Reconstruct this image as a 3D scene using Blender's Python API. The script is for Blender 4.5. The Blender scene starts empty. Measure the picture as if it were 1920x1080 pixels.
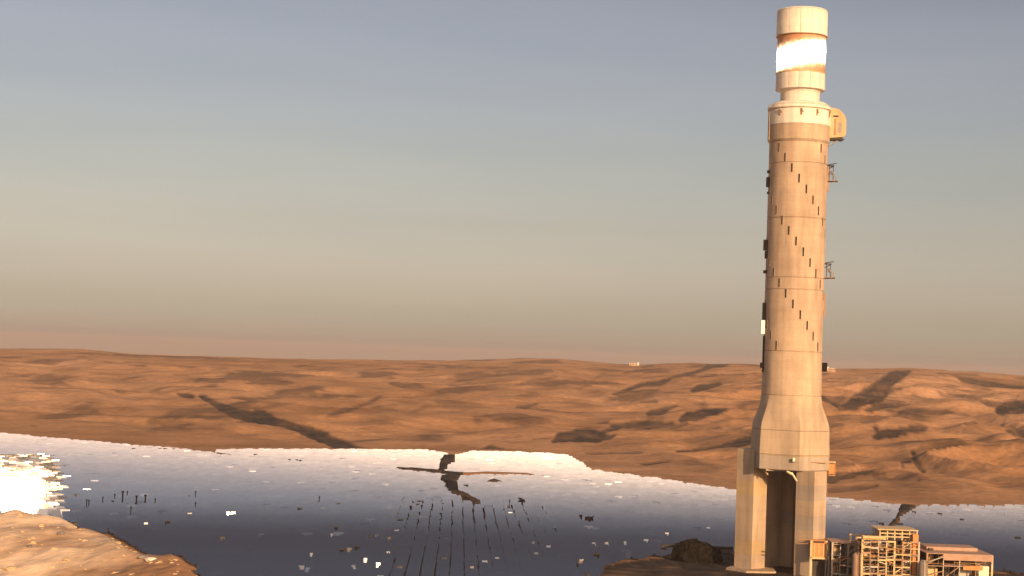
import bpy, bmesh, math, random
import numpy as np
from mathutils import Vector, Matrix
R = math.radians
random.seed(7); rng = np.random.default_rng(7)
S = bpy.context.scene; COL = S.collection

# ------------------------------------------------------------------ camera
F = 3200.0; CH = 94.0
PITCH = math.atan(134/F); ROLL = 0.036
f0 = Vector((0, math.cos(PITCH), math.sin(PITCH))); r0 = Vector((1, 0, 0)); u0 = Vector((0, -math.sin(PITCH), math.cos(PITCH)))
cR = r0*math.cos(ROLL) + u0*math.sin(ROLL); cU = u0*math.cos(ROLL) - r0*math.sin(ROLL)
cam_d = bpy.data.cameras.new('camera'); cam = bpy.data.objects.new('camera', cam_d); COL.objects.link(cam)
m = Matrix((cR, cU, -f0)).transposed().to_4x4(); m.translation = (0, 0, CH); cam.matrix_world = m
cam_d.sensor_width = 36; cam_d.lens = F/1920*36; cam_d.clip_start = 1; cam_d.clip_end = 90000
S.camera = cam
CP = Vector((0, 0, CH))

# ------------------------------------------------------------------ light
SUN_EL, SUN_AZ = R(16), R(23)          # azimuth from the camera's back towards the right
SUN = Vector((math.sin(SUN_AZ)*math.cos(SUN_EL), -math.cos(SUN_AZ)*math.cos(SUN_EL), math.sin(SUN_EL)))
W = bpy.data.worlds.new('World'); S.world = W; W.use_nodes = True
nt = W.node_tree; nt.nodes.clear()
def wn(t, **k):
    n = nt.nodes.new(t)
    for a, b in k.items(): setattr(n, a, b)
    return n
sky = wn('ShaderNodeTexSky', sky_type='NISHITA', sun_disc=False, sun_elevation=SUN_EL,
         sun_rotation=math.pi - SUN_AZ, altitude=300, air_density=1.0, dust_density=3.0, ozone_density=1.5)
tc = wn('ShaderNodeTexCoord'); sep = wn('ShaderNodeSeparateXYZ'); mr = wn('ShaderNodeMapRange')
ramp = wn('ShaderNodeValToRGB'); mul = wn('ShaderNodeMix', data_type='RGBA', blend_type='MULTIPLY')
bg = wn('ShaderNodeBackground'); outw = wn('ShaderNodeOutputWorld')
L = nt.links.new
L(tc.outputs['Generated'], sep.inputs[0]); L(sep.outputs['Z'], mr.inputs['Value'])
mr.inputs['From Min'].default_value = -0.02; mr.inputs['From Max'].default_value = 1.0
L(mr.outputs[0], ramp.inputs[0])
SKY_STOPS = [(0.0, (1.292, 1.899, 2.818)), (0.0056, (1.292, 1.899, 2.818)), (0.0097, (2.579, 2.511, 2.672)), (0.0141, (2.53, 2.265, 2.358)), (0.0191, (2.382, 2.159, 2.259)), (0.0244, (2.107, 1.9, 1.969)), (0.0306, (1.988, 1.7, 1.758)), (0.0384, (1.859, 1.551, 1.602)), (0.0478, (1.767, 1.42, 1.423)), (0.0759, (1.564, 1.197, 1.092)), (0.1166, (1.468, 1.117, 0.962)), (0.1478, (1.432, 1.08, 0.957)), (0.1791, (1.415, 1.045, 0.931)), (0.2087, (1.367, 0.995, 0.875)), (0.35, (1.38, 1.1, 0.96)), (0.5, (1.50, 1.23, 1.04)), (0.6, (1.62, 1.34, 1.10)), (0.68, (1.62, 1.31, 1.05)), (0.8, (1.5, 1.18, 0.93)), (0.92, (1.2, 0.93, 0.76)), (1.0, (0.95, 0.71, 0.58))]
el = ramp.color_ramp.elements
while len(el) > 1: el.remove(el[-1])
for i, (p, c) in enumerate(SKY_STOPS):
    e = el[0] if i == 0 else el.new(min(1, (p+0.02)/1.02))
    e.position = min(1, (p+0.02)/1.02); e.color = (*[v/2 for v in c], 1)
mul.inputs['Factor'].default_value = 1
L(sky.outputs[0], mul.inputs['A']); L(ramp.outputs[0], mul.inputs['B'])
mpw = wn('ShaderNodeMapping'); mpw.inputs['Scale'].default_value = (1.2, 1.2, 9); nzw = wn('ShaderNodeTexNoise'); nzw.inputs['Scale'].default_value = 3.0; nzw.inputs['Detail'].default_value = 5
crw = wn('ShaderNodeValToRGB'); crw.color_ramp.elements[0].position = .3; crw.color_ramp.elements[0].color = (.955, .965, .975, 1); crw.color_ramp.elements[1].position = .7; crw.color_ramp.elements[1].color = (1.045, 1.035, 1.025, 1)
mul2 = wn('ShaderNodeMix', data_type='RGBA', blend_type='MULTIPLY'); mul2.inputs['Factor'].default_value = 1
L(tc.outputs['Generated'], mpw.inputs[0]); L(mpw.outputs[0], nzw.inputs['Vector']); L(nzw.outputs[0], crw.inputs[0])
L(mul.outputs['Result'], mul2.inputs['A']); L(crw.outputs[0], mul2.inputs['B'])
L(mul2.outputs['Result'], bg.inputs[0]); bg.inputs[1].default_value = 0.15; L(bg.outputs[0], outw.inputs[0])
sd = bpy.data.lights.new('sun', 'SUN'); sun = bpy.data.objects.new('sun', sd); COL.objects.link(sun)
sd.energy = 4.6; sd.angle = R(0.6); sd.color = (1.0, 0.66, 0.36)
sun.rotation_euler = SUN.to_track_quat('Z', 'Y').to_euler()
S.view_settings.view_transform = 'Standard'; S.view_settings.look = 'None'; S.view_settings.gamma = 1
S.view_settings.use_curve_mapping = False; S.view_settings.exposure = 0.35
S.cycles.max_bounces = 6; S.cycles.glossy_bounces = 3; S.cycles.volume_bounces = 0; S.cycles.sample_clamp_indirect = 6
S.cycles.use_denoising = True

# ------------------------------------------------------------------ pixel <-> place
def ray(x, y): return (f0*F + cR*(x-960) + cU*(540-y)).normalized()
def on_plane(x, y, z=0.0):
    d = ray(x, y); return CP + d*((z-CH)/d.z)
def at(x, y, Y):
    d = ray(x, y); return CP + d*(Y/d.y)
def project(X, Y, Z):
    vx, vy, vz = X, Y, Z-CH
    d = vy*f0.y + vz*f0.z; d = np.where(d < 1, 1, d)
    return 960 + F*(vx*cR.x+vy*cR.y+vz*cR.z)/d, 540 - F*(vx*cU.x+vy*cU.y+vz*cU.z)/d
def interp_px(pts, z=4.7):
    q = [on_plane(x, y, z) for x, y in pts]
    return np.array([math.atan2(p.x, p.y) for p in q]), np.array([math.hypot(p.x, p.y) for p in q])
def smooth(t): t = np.clip(t, 0, 1); return t*t*(3-2*t)

# ------------------------------------------------------------------ noise
def gnoise(x, y, seed=0):
    xi = np.floor(x).astype(np.int64); yi = np.floor(y).astype(np.int64); fx = x-xi; fy = y-yi
    def g(ix, iy, dx, dy):
        h = (ix*374761393 + iy*668265263 + seed*1442695041) & 0xffffffff
        h = ((h ^ (h >> 13))*1274126177) & 0xffffffff; h = (h ^ (h >> 16)) & 0xffff
        a = h/65536.0*2*math.pi
        return np.cos(a)*dx + np.sin(a)*dy
    u = fx*fx*fx*(fx*(fx*6-15)+10); v = fy*fy*fy*(fy*(fy*6-15)+10)
    a = g(xi, yi, fx, fy); b = g(xi+1, yi, fx-1, fy); c = g(xi, yi+1, fx, fy-1); d = g(xi+1, yi+1, fx-1, fy-1)
    return ((a*(1-u)+b*u)*(1-v) + (c*(1-u)+d*u)*v)*1.5
def fbm(x, y, s, o=3, seed=0):
    r = 0; a = 1
    for i in range(o): r = r + a*gnoise(x/s, y/s, seed+i*11); s = s/2.1; a *= 0.5
    return r

# ------------------------------------------------------------------ materials
def mat(name, build):
    m = bpy.data.materials.new(name); m.use_nodes = True; n = m.node_tree; b = n.nodes['Principled BSDF']
    build(n, b); return m
def nd(n, t, **k):
    x = n.nodes.new(t)
    for a, v in k.items():
        if a in x.inputs.keys() if isinstance(a, str) else False: x.inputs[a].default_value = v
        else: setattr(x, a, v)
    return x
def cr(n, fac, stops):
    r = n.nodes.new('ShaderNodeValToRGB'); e = r.color_ramp.elements
    while len(e) > 1: e.remove(e[-1])
    for i, (p, c) in enumerate(stops):
        q = e[0] if i == 0 else e.new(p)
        q.position = p; q.color = (*c, 1)
    n.links.new(fac, r.inputs[0]); return r.outputs[0]
def noise(n, scale, detail=4, vec=None, stretch=(1, 1, 1), coord='Object'):
    t = n.nodes.new('ShaderNodeTexNoise'); t.inputs['Scale'].default_value = scale; t.inputs['Detail'].default_value = detail
    tcx = n.nodes.new('ShaderNodeTexCoord'); mp = n.nodes.new('ShaderNodeMapping'); mp.inputs['Scale'].default_value = stretch
    n.links.new(tcx.outputs[coord], mp.inputs[0]); n.links.new(mp.outputs[0], t.inputs['Vector']); return t.outputs[0]
def mixc(n, fac, a, b, mode='MIX'):
    x = n.nodes.new('ShaderNodeMix'); x.data_type = 'RGBA'; x.blend_type = mode
    for s, v in (('Factor', fac), ('A', a), ('B', b)):
        i = x.inputs[s] if s != 'Factor' else x.inputs[0]
        if s != 'Factor': i = [q for q in x.inputs if q.name == s and q.type == 'RGBA'][0]
        if hasattr(v, 'links') or hasattr(v, 'is_linked'): n.links.new(v, i)
        elif isinstance(v, tuple): i.default_value = (*v, 1)
        else: i.default_value = v
    return [o for o in x.outputs if o.type == 'RGBA'][0]
def bump(n, b, h, strength=0.3, dist=1.0):
    x = n.nodes.new('ShaderNodeBump'); x.inputs['Strength'].default_value = strength; x.inputs['Distance'].default_value = dist
    n.links.new(h, x.inputs['Height']); n.links.new(x.outputs[0], b.inputs['Normal'])

def sand(n, b):
    big = noise(n, 0.0016, 5, stretch=(1, .6, 1)); mid = noise(n, 0.011, 6); fine = noise(n, 0.12, 5)
    c = cr(n, big, [(0.35, (0.35, 0.185, 0.092)), (0.52, (0.43, 0.235, 0.125)), (0.66, (0.50, 0.285, 0.165))])
    c2 = cr(n, mid, [(0.33, (0.72, 0.70, 0.68)), (0.5, (1, 1, 1)), (0.68, (1.18, 1.16, 1.12))])
    c = mixc(n, 1.0, c, c2, 'MULTIPLY')
    c3 = cr(n, fine, [(0.3, (0.82, 0.8, 0.78)), (0.7, (1.15, 1.15, 1.15))])
    c = mixc(n, 1.0, c, c3, 'MULTIPLY')
    at_ = n.nodes.new('ShaderNodeAttribute'); at_.attribute_name = 'pale'
    c = mixc(n, at_.outputs['Fac'], c, mixc(n, 1.0, (0.93, 0.68, 0.47), c3, 'MULTIPLY'))
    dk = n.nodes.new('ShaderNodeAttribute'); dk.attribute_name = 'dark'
    scrub_shade = cr(n, fine, [(0.35, (0.020, 0.017, 0.017)), (0.65, (0.055, 0.044, 0.040))])  # dark tone for bare scrub ground and for the painted hill shade
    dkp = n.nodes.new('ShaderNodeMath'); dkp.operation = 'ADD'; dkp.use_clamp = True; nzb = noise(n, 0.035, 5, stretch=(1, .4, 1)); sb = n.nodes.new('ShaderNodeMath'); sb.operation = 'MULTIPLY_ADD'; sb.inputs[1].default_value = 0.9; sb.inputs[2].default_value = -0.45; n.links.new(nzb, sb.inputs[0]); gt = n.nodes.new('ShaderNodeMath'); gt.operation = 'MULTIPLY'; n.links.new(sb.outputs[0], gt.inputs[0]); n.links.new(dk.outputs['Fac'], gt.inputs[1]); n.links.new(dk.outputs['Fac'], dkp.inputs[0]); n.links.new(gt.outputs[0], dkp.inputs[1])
    c = mixc(n, dkp.outputs[0], c, scrub_shade)
    n.links.new(c, b.inputs['Base Color']); b.inputs['Roughness'].default_value = 0.95; b.inputs['Specular IOR Level'].default_value = 0.1
    hm_ = n.nodes.new('ShaderNodeMath'); hm_.operation = 'MULTIPLY_ADD'; hm_.inputs[1].default_value = 0.22; n.links.new(fine, hm_.inputs[0]); n.links.new(mid, hm_.inputs[2])
    bump(n, b, hm_.outputs[0], 0.9, 6.0)
M_SAND = mat('desert_sand', sand)

def concrete(col, seam=0.0, warm=(1, 1, 1)):  # seam: number of vertical formwork seams round the shaft
    def f(n, b):
        st = noise(n, 0.35, 6, stretch=(1, 1, 0.12)); bl = noise(n, 0.06, 4); fi = noise(n, 2.2, 5)
        c = cr(n, st, [(0.3, tuple(v*0.80 for v in col)), (0.55, col), (0.75, tuple(min(.9, v*1.12) for v in col))])
        c = mixc(n, 1.0, c, cr(n, bl, [(0.38, (0.88, 0.86, 0.85)), (0.6, (1.04, 1.03, 1.0))]), 'MULTIPLY')
        c = mixc(n, 1.0, c, cr(n, fi, [(0.3, (0.92, 0.92, 0.92)), (0.7, (1.05, 1.05, 1.05))]), 'MULTIPLY')
        tz = n.nodes.new('ShaderNodeTexCoord'); sz = n.nodes.new('ShaderNodeSeparateXYZ'); n.links.new(tz.outputs['Object'], sz.inputs[0])
        m1 = n.nodes.new('ShaderNodeMath'); m1.operation = 'MULTIPLY'; m1.inputs[1].default_value = 1/3.9; n.links.new(sz.outputs['Z'], m1.inputs[0])
        m2 = n.nodes.new('ShaderNodeMath'); m2.operation = 'FRACT'; n.links.new(m1.outputs[0], m2.inputs[0])
        c = mixc(n, 1.0, c, cr(n, m2.outputs[0], [(0.0, (0.86, 0.84, 0.82)), (0.05, (1, 1, 1)), (0.9, (1.02, 1.02, 1.02))]), 'MULTIPLY')
        if seam:
            a1 = n.nodes.new('ShaderNodeMath'); a1.operation = 'ARCTAN2'; n.links.new(sz.outputs['Y'], a1.inputs[0]); n.links.new(sz.outputs['X'], a1.inputs[1])
            a2 = n.nodes.new('ShaderNodeMath'); a2.operation = 'MULTIPLY'; a2.inputs[1].default_value = seam/(2*math.pi); n.links.new(a1.outputs[0], a2.inputs[0])
            a3 = n.nodes.new('ShaderNodeMath'); a3.operation = 'FRACT'; n.links.new(a2.outputs[0], a3.inputs[0])
            c = mixc(n, 1.0, c, cr(n, a3.outputs[0], [(0.0, (0.84, 0.82, 0.80)), (0.05, (0.98, 0.98, 0.98)), (0.5, (1.03, 1.02, 1.01)), (0.97, (0.97, 0.96, 0.95))]), 'MULTIPLY')
            pt = noise(n, 0.11, 2, stretch=(1, 1, 1.6)); c = mixc(n, 1.0, c, cr(n, pt, [(0.40, (0.95, 0.94, 0.93)), (0.46, (1, 1, 1)), (0.60, (1, 1, 1)), (0.64, (1.04, 1.03, 1.02))]), 'MULTIPLY')
        n.links.new(c, b.inputs['Base Color']); b.inputs['Roughness'].default_value = 0.85; b.inputs['Specular IOR Level'].default_value = 0.2
        bump(n, b, fi, 0.25, 0.2)
    return f
M_CONC = mat('weathered_concrete', concrete((0.46, 0.355, 0.262)))
M_SHAFT = mat('formed_concrete', concrete((0.49, 0.375, 0.28), 9))
M_CONC2 = mat('grey_concrete', concrete((0.39, 0.325, 0.27)))
M_CONC3 = mat('ochre_concrete', concrete((0.50, 0.37, 0.22)))
M_WHITE = mat('white_cladding', concrete((0.78, 0.72, 0.63)))
def flat(col, rough=0.6, metal=0.0, var=0.2, sc=1.2, spec=0.4):
    def f(n, b):
        x = noise(n, sc, 5)
        c = cr(n, x, [(0.3, tuple(v*(1-var) for v in col)), (0.7, tuple(min(1, v*(1+var)) for v in col))])
        n.links.new(c, b.inputs['Base Color']); b.inputs['Roughness'].default_value = rough; b.inputs['Metallic'].default_value = metal; b.inputs['Specular IOR Level'].default_value = spec
    return f
M_DARK = mat('dark_louvre', flat((0.045, 0.035, 0.028), 0.7))
M_STEEL = mat('galvanised_steel', flat((0.42, 0.38, 0.33), 0.55, 0.2))
M_CREAM = mat('cream_painted_steel', flat((0.60, 0.43, 0.22), 0.55))
M_RUST = mat('brown_painted_steel', flat((0.30, 0.17, 0.09), 0.6))
M_ORANGE = mat('orange_cladding', flat((0.55, 0.22, 0.07), 0.6))
M_PINK = mat('dusty_roof_sheet', flat((0.40, 0.25, 0.18), 0.7, 0, 0.15, 0.3))
M_YEL = mat('pale_yellow_panel', flat((0.78, 0.70, 0.50), 0.6, 0, 0.05))
M_BLACK = mat('black_steel', flat((0.012, 0.010, 0.010), 0.8, 0, .2, 1, .05))
M_GREY = mat('grey_equipment', flat((0.22, 0.19, 0.17), 0.55, 0.1))
M_WLAMP = mat('bright_white_panel', flat((0.9, 0.88, 0.84), 0.4, 0, 0.03))
M_ROCK = mat('dark_spoil_rock', flat((0.013, 0.011, 0.010), 0.9, 0, 0.5, 0.5, 0.03))
def mirror(n, b):
    x = noise(n, 0.02, 3)
    n.links.new(cr(n, x, [(0.3, (0.82, 0.775, 0.745)), (0.7, (0.88, 0.83, 0.80))]), b.inputs['Base Color'])
    b.inputs['Metallic'].default_value = 1.0; b.inputs['Roughness'].default_value = 0.10
M_MIRROR = mat('mirror_glass', mirror)
def mirror2(n, b):
    b.inputs['Base Color'].default_value = (0.9, 0.88, 0.85, 1); b.inputs['Metallic'].default_value = 1.0; b.inputs['Roughness'].default_value = 0.36
    nd(n, 'ShaderNodeTexNoise')
M_MIRROR2 = mat('dusty_mirror_glass', mirror2)
M_BACK = mat('mirror_back_steel', flat((0.035, 0.03, 0.028), 0.7, 0.1))

# ------------------------------------------------------------------ object helpers
def link(name, me, material=None, parent=None):
    o = bpy.data.objects.new(name, me); COL.objects.link(o)
    if material is not None and len(me.materials) == 0: me.materials.append(material)
    if parent is not None: o.parent = parent
    return o
def tag(o, label=None, cat=None, group=None, kind=None):
    for k, v in (('label', label), ('category', cat), ('group', group), ('kind', kind)):
        if v: o[k] = v
    return o
def thing(name, label, cat, loc=(0, 0, 0), rz=0, group=None):
    o = bpy.data.objects.new(name, None); COL.objects.link(o); o.location = loc; o.rotation_euler = (0, 0, rz)
    return tag(o, label, cat, group)
def mesh(verts, faces, smoothf=False, name='mesh'):
    me = bpy.data.meshes.new(name); me.from_pydata([tuple(v) for v in verts], [], faces); me.update()
    if smoothf: me.polygons.foreach_set('use_smooth', [True]*len(me.polygons))
    return me
def box(cx, cy, cz, sx, sy, sz, V=None, Fc=None, rz=0):
    V = [] if V is None else V; Fc = [] if Fc is None else Fc
    b = len(V); c, s = math.cos(rz), math.sin(rz)
    for dz in (-.5, .5):
        for dx, dy in ((-.5, -.5), (.5, -.5), (.5, .5), (-.5, .5)):
            x, y = dx*sx, dy*sy
            V.append((cx+x*c-y*s, cy+x*s+y*c, cz+dz*sz))
    Fc += [(b+3, b+2, b+1, b), (b+4, b+5, b+6, b+7)] + [(b+i, b+(i+1) % 4, b+4+(i+1) % 4, b+4+i) for i in range(4)]
    return V, Fc
def bar(p, q, w, V, Fc, n=4):
    p, q = Vector(p), Vector(q); d = (q-p).normalized(); a = d.orthogonal().normalized(); c = d.cross(a); b = len(V)
    for e in (p, q):
        for i in range(n):
            t = 2*math.pi*(i+.5)/n; V.append(tuple(e + (a*math.cos(t)+c*math.sin(t))*w*(0.7071 if n == 4 else .5)))
    Fc += [(b+i, b+(i+1) % n, b+n+(i+1) % n, b+n+i) for i in range(n)] + [tuple(b+i for i in range(n))[::-1], tuple(b+n+i for i in range(n))]
def pbox(name, c, s, material, parent, rz=0):
    return link(name, mesh(*box(*c, *s, rz=rz)), material, parent)
def pbar(name, p, q, w, material, parent, n=4):
    V, Fc = [], []; bar(p, q, w, V, Fc, n); return link(name, mesh(V, Fc), material, parent)
def lathe(prof, n=96, close=True):
    V, Fc = [], []
    for r, z in prof:
        for i in range(n):
            t = 2*math.pi*i/n; V.append((r*math.cos(t), r*math.sin(t), z))
    for k in range(len(prof)-1):
        for i in range(n): Fc.append((k*n+i, k*n+(i+1) % n, (k+1)*n+(i+1) % n, (k+1)*n+i))
    if close:
        Fc.append(tuple(range(n))[::-1]); Fc.append(tuple((len(prof)-1)*n+i for i in range(n)))
    return V, Fc
def lathe_mesh(prof, n=96):
    me = mesh(*lathe(prof, n)); 
    me.polygons.foreach_set('use_smooth', [len(p.vertices) == 4 for p in me.polygons])
    try: me.set_sharp_from_angle(angle=R(25))
    except Exception: pass
    return me
def prism(poly, z0, z1, top_scale=1.0):
    n = len(poly); V = [(x, y, z0) for x, y in poly] + [(x*top_scale, y*top_scale, z1) for x, y in poly]
    Fc = [(i, (i+1) % n, n+(i+1) % n, n+i) for i in range(n)] + [tuple(range(n))[::-1], tuple(range(n, 2*n))]
    return V, Fc

# ------------------------------------------------------------------ lie of the land
EDGE = [(-900, 790), (-300, 800), (0, 811), (80, 819), (200, 829), (330, 840), (400, 848), (410, 842), (540, 841), (680, 842), (800, 843), (845, 851), (870, 851), (885, 845), (960, 846), (1040, 850), (1062, 852), (1085, 864), (1105, 879), (1200, 892), (1300, 906), (1380, 918), (1460, 926), (1555, 932), (1640, 941), (1700, 946), (1760, 946), (1920, 947), (2400, 952), (3000, 960)]
E_AZ, E_R = interp_px(EDGE)
SKYL = [(-900, 640), (0, 655), (150, 654), (180, 657), (250, 664), (400, 668), (560, 672), (700, 675), (850, 677), (930, 674), (980, 671), (1050, 672), (1110, 678), (1190, 684), (1250, 680), (1350, 680), (1430, 683), (1540, 688), (1640, 692), (1700, 692), (1760, 694), (1860, 699), (1920, 702), (3000, 735)]
RS = 5200.0
S_AZ, S_Z = [], []
for x, y in SKYL:
    d = ray(x, y); S_AZ.append(math.atan2(d.x, d.y)); S_Z.append(CH + RS*d.z/math.hypot(d.x, d.y))
F_AZ, F_R = interp_px([(-900, 786), (0, 806), (400, 840), (900, 841), (1060, 844), (1250, 880), (1400, 912), (1560, 928), (1920, 943), (2400, 948), (3000, 956)], 0)
def foot(az):
    return sum(np.interp(az+k*R(.35), F_AZ, F_R) for k in (-2, -1, 0, 1, 2))/5
def redge(az, jagged=False):
    if not jagged: return np.interp(az, E_AZ, E_R)
    jag = 6*gnoise(az*900, az*0+3.3, 5) + 10*gnoise(az*260, az*0+1.3, 6)
    return np.interp(az, E_AZ, E_R) + jag

# hillside shade and dark wadi scrub painted into the ground colour: polyline of (x, y, half thickness) in the photograph, laid down on the slope
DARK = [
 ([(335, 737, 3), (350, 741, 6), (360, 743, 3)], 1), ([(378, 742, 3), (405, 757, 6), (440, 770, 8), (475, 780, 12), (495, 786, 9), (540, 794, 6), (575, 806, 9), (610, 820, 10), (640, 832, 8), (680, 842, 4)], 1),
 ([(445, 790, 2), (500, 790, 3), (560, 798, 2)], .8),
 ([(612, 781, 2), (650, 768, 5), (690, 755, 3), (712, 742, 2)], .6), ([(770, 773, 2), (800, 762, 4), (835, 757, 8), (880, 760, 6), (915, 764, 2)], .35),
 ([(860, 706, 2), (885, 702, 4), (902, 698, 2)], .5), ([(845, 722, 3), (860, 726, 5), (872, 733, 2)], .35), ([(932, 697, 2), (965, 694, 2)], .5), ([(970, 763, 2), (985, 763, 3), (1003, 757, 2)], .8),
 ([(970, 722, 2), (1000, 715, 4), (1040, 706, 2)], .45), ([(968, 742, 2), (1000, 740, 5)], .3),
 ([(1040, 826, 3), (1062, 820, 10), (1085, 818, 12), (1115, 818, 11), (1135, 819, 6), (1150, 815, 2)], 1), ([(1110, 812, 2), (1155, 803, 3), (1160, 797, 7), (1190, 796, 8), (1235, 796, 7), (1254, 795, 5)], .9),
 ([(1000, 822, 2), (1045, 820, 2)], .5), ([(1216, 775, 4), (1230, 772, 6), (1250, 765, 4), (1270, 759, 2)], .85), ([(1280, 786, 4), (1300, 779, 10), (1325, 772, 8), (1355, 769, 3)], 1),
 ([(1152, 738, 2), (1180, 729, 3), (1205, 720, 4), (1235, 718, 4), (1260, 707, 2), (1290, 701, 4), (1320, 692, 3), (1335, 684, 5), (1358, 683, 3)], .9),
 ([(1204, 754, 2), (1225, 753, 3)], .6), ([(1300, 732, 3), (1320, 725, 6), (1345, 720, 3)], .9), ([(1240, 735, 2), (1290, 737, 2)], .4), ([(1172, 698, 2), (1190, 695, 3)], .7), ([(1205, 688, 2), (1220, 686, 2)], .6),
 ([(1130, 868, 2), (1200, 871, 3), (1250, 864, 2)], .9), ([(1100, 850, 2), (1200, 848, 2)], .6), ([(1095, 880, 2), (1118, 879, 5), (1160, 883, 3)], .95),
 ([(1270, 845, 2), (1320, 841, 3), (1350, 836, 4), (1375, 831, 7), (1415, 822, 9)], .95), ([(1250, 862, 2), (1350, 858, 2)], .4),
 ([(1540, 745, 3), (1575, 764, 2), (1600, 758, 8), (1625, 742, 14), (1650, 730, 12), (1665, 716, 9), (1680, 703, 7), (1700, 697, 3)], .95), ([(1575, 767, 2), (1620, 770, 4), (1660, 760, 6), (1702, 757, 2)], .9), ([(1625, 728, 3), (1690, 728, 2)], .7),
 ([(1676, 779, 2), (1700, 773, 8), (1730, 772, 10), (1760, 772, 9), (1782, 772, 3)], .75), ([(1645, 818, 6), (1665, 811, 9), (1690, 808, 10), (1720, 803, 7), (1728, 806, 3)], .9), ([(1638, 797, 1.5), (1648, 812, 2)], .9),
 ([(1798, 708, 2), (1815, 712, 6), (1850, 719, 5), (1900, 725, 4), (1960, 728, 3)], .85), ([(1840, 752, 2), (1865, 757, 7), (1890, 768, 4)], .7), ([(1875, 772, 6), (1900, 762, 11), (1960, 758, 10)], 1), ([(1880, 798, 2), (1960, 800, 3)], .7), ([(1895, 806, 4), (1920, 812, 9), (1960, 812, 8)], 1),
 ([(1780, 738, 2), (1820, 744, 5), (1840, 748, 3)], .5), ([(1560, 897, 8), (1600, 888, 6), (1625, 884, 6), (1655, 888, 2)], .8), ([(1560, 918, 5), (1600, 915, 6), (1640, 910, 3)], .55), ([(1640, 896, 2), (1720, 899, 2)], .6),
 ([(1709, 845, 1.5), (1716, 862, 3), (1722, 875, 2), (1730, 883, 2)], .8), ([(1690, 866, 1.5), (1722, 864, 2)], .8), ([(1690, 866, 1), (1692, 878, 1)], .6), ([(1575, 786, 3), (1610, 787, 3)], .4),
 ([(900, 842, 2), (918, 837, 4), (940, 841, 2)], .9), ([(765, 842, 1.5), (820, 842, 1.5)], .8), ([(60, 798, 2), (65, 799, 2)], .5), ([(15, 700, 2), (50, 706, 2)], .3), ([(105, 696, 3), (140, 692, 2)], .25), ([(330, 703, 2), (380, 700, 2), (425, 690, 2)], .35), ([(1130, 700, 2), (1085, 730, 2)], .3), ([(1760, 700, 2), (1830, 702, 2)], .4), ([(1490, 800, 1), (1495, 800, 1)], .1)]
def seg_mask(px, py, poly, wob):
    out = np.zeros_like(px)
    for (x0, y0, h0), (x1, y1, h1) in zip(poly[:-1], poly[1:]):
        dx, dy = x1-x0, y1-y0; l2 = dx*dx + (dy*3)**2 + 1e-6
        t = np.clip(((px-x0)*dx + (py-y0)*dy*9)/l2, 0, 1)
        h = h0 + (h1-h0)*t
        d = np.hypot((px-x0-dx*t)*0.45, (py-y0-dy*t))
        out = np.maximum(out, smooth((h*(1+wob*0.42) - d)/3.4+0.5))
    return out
# earth berms and scrub strips that stand among the mirrors: outline on the mirror tops, tone (1 dark, 0 sand)
BERMS = [([(832, 852), (853, 853), (850, 866), (840, 872), (834, 882), (824, 880), (825, 866), (829, 857)], 1.0),
 ([(740, 875.5), (790, 878), (826, 881), (846, 884), (872, 886), (905, 884.5), (1004, 888), (1003, 890), (900, 889), (868, 891), (840, 890), (800, 884), (760, 880)], 0.7),
 ([(828, 890), (856, 889), (858, 903), (856, 918), (872, 922), (885, 930), (902, 938), (899, 942), (884, 939), (866, 929), (846, 922), (838, 915), (838, 903), (828, 899)], 1.0),
 ([(910, 903), (925, 896), (942, 902), (925, 904)], 0.9), ([(974, 936), (986, 936), (986, 941), (974, 941)], 1.0), ([(1094, 969), (1114, 967), (1112, 971), (1106, 976), (1098, 976)], 1.0),
 ([(1690, 945), (1718, 947), (1700, 960), (1686, 972), (1668, 987), (1664, 985), (1682, 966)], 1.0), ([(395, 846), (440, 853), (412, 851)], .5), ([(948, 943), (957, 949), (968, 960), (958, 952)], .9)]
BW = [(np.array([tuple(on_plane(x, y, 4.7)[:2]) for x, y in p]), t) for p, t in BERMS]
def inpoly(X, Y, P):
    r = np.zeros(X.shape, bool); n = len(P)
    for i in range(n):
        x0, y0 = P[i]; x1, y1 = P[(i+1) % n]
        c = ((y0 > Y) != (y1 > Y)) & (X < (x1-x0)*(Y-y0)/((y1-y0) or 1e-9)+x0)
        r ^= c
    return r
def pdist(X, Y, P):
    d = np.full(X.shape, 1e9); n = len(P)
    for i in range(n):
        x0, y0 = P[i]; x1, y1 = P[(i+1) % n]; dx, dy = x1-x0, y1-y0
        t = np.clip(((X-x0)*dx+(Y-y0)*dy)/(dx*dx+dy*dy+1e-9), 0, 1); d = np.minimum(d, np.hypot(X-x0-dx*t, Y-y0-dy*t))
    return d
BANK = [(385, 1088), (372, 1074), (345, 1045), (300, 1049), (268, 1044), (245, 1030), (220, 1012), (196, 1004), (152, 1000), (150, 986), (96, 974), (40, 972), (-60, 968), (-500, 960)]
BP = [tuple(on_plane(x, y, 0)[:2]) for x, y in BANK] + [(-900, 850), (-900, 300), (-60, 300)]
BP = np.array(BP)
TX, TY = at(1474, 1074, 798).x, 798.0
CLEAR = np.array([tuple(on_plane(x, y, 0)[:2]) for x, y in [(1110, 1100), (1135, 1062), (1200, 1050), (1262, 1046), (1275, 1034), (1350, 1034), (1380, 1040), (1560, 1044)]] + [(255, 812), (255, 300), (20, 300)])
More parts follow.
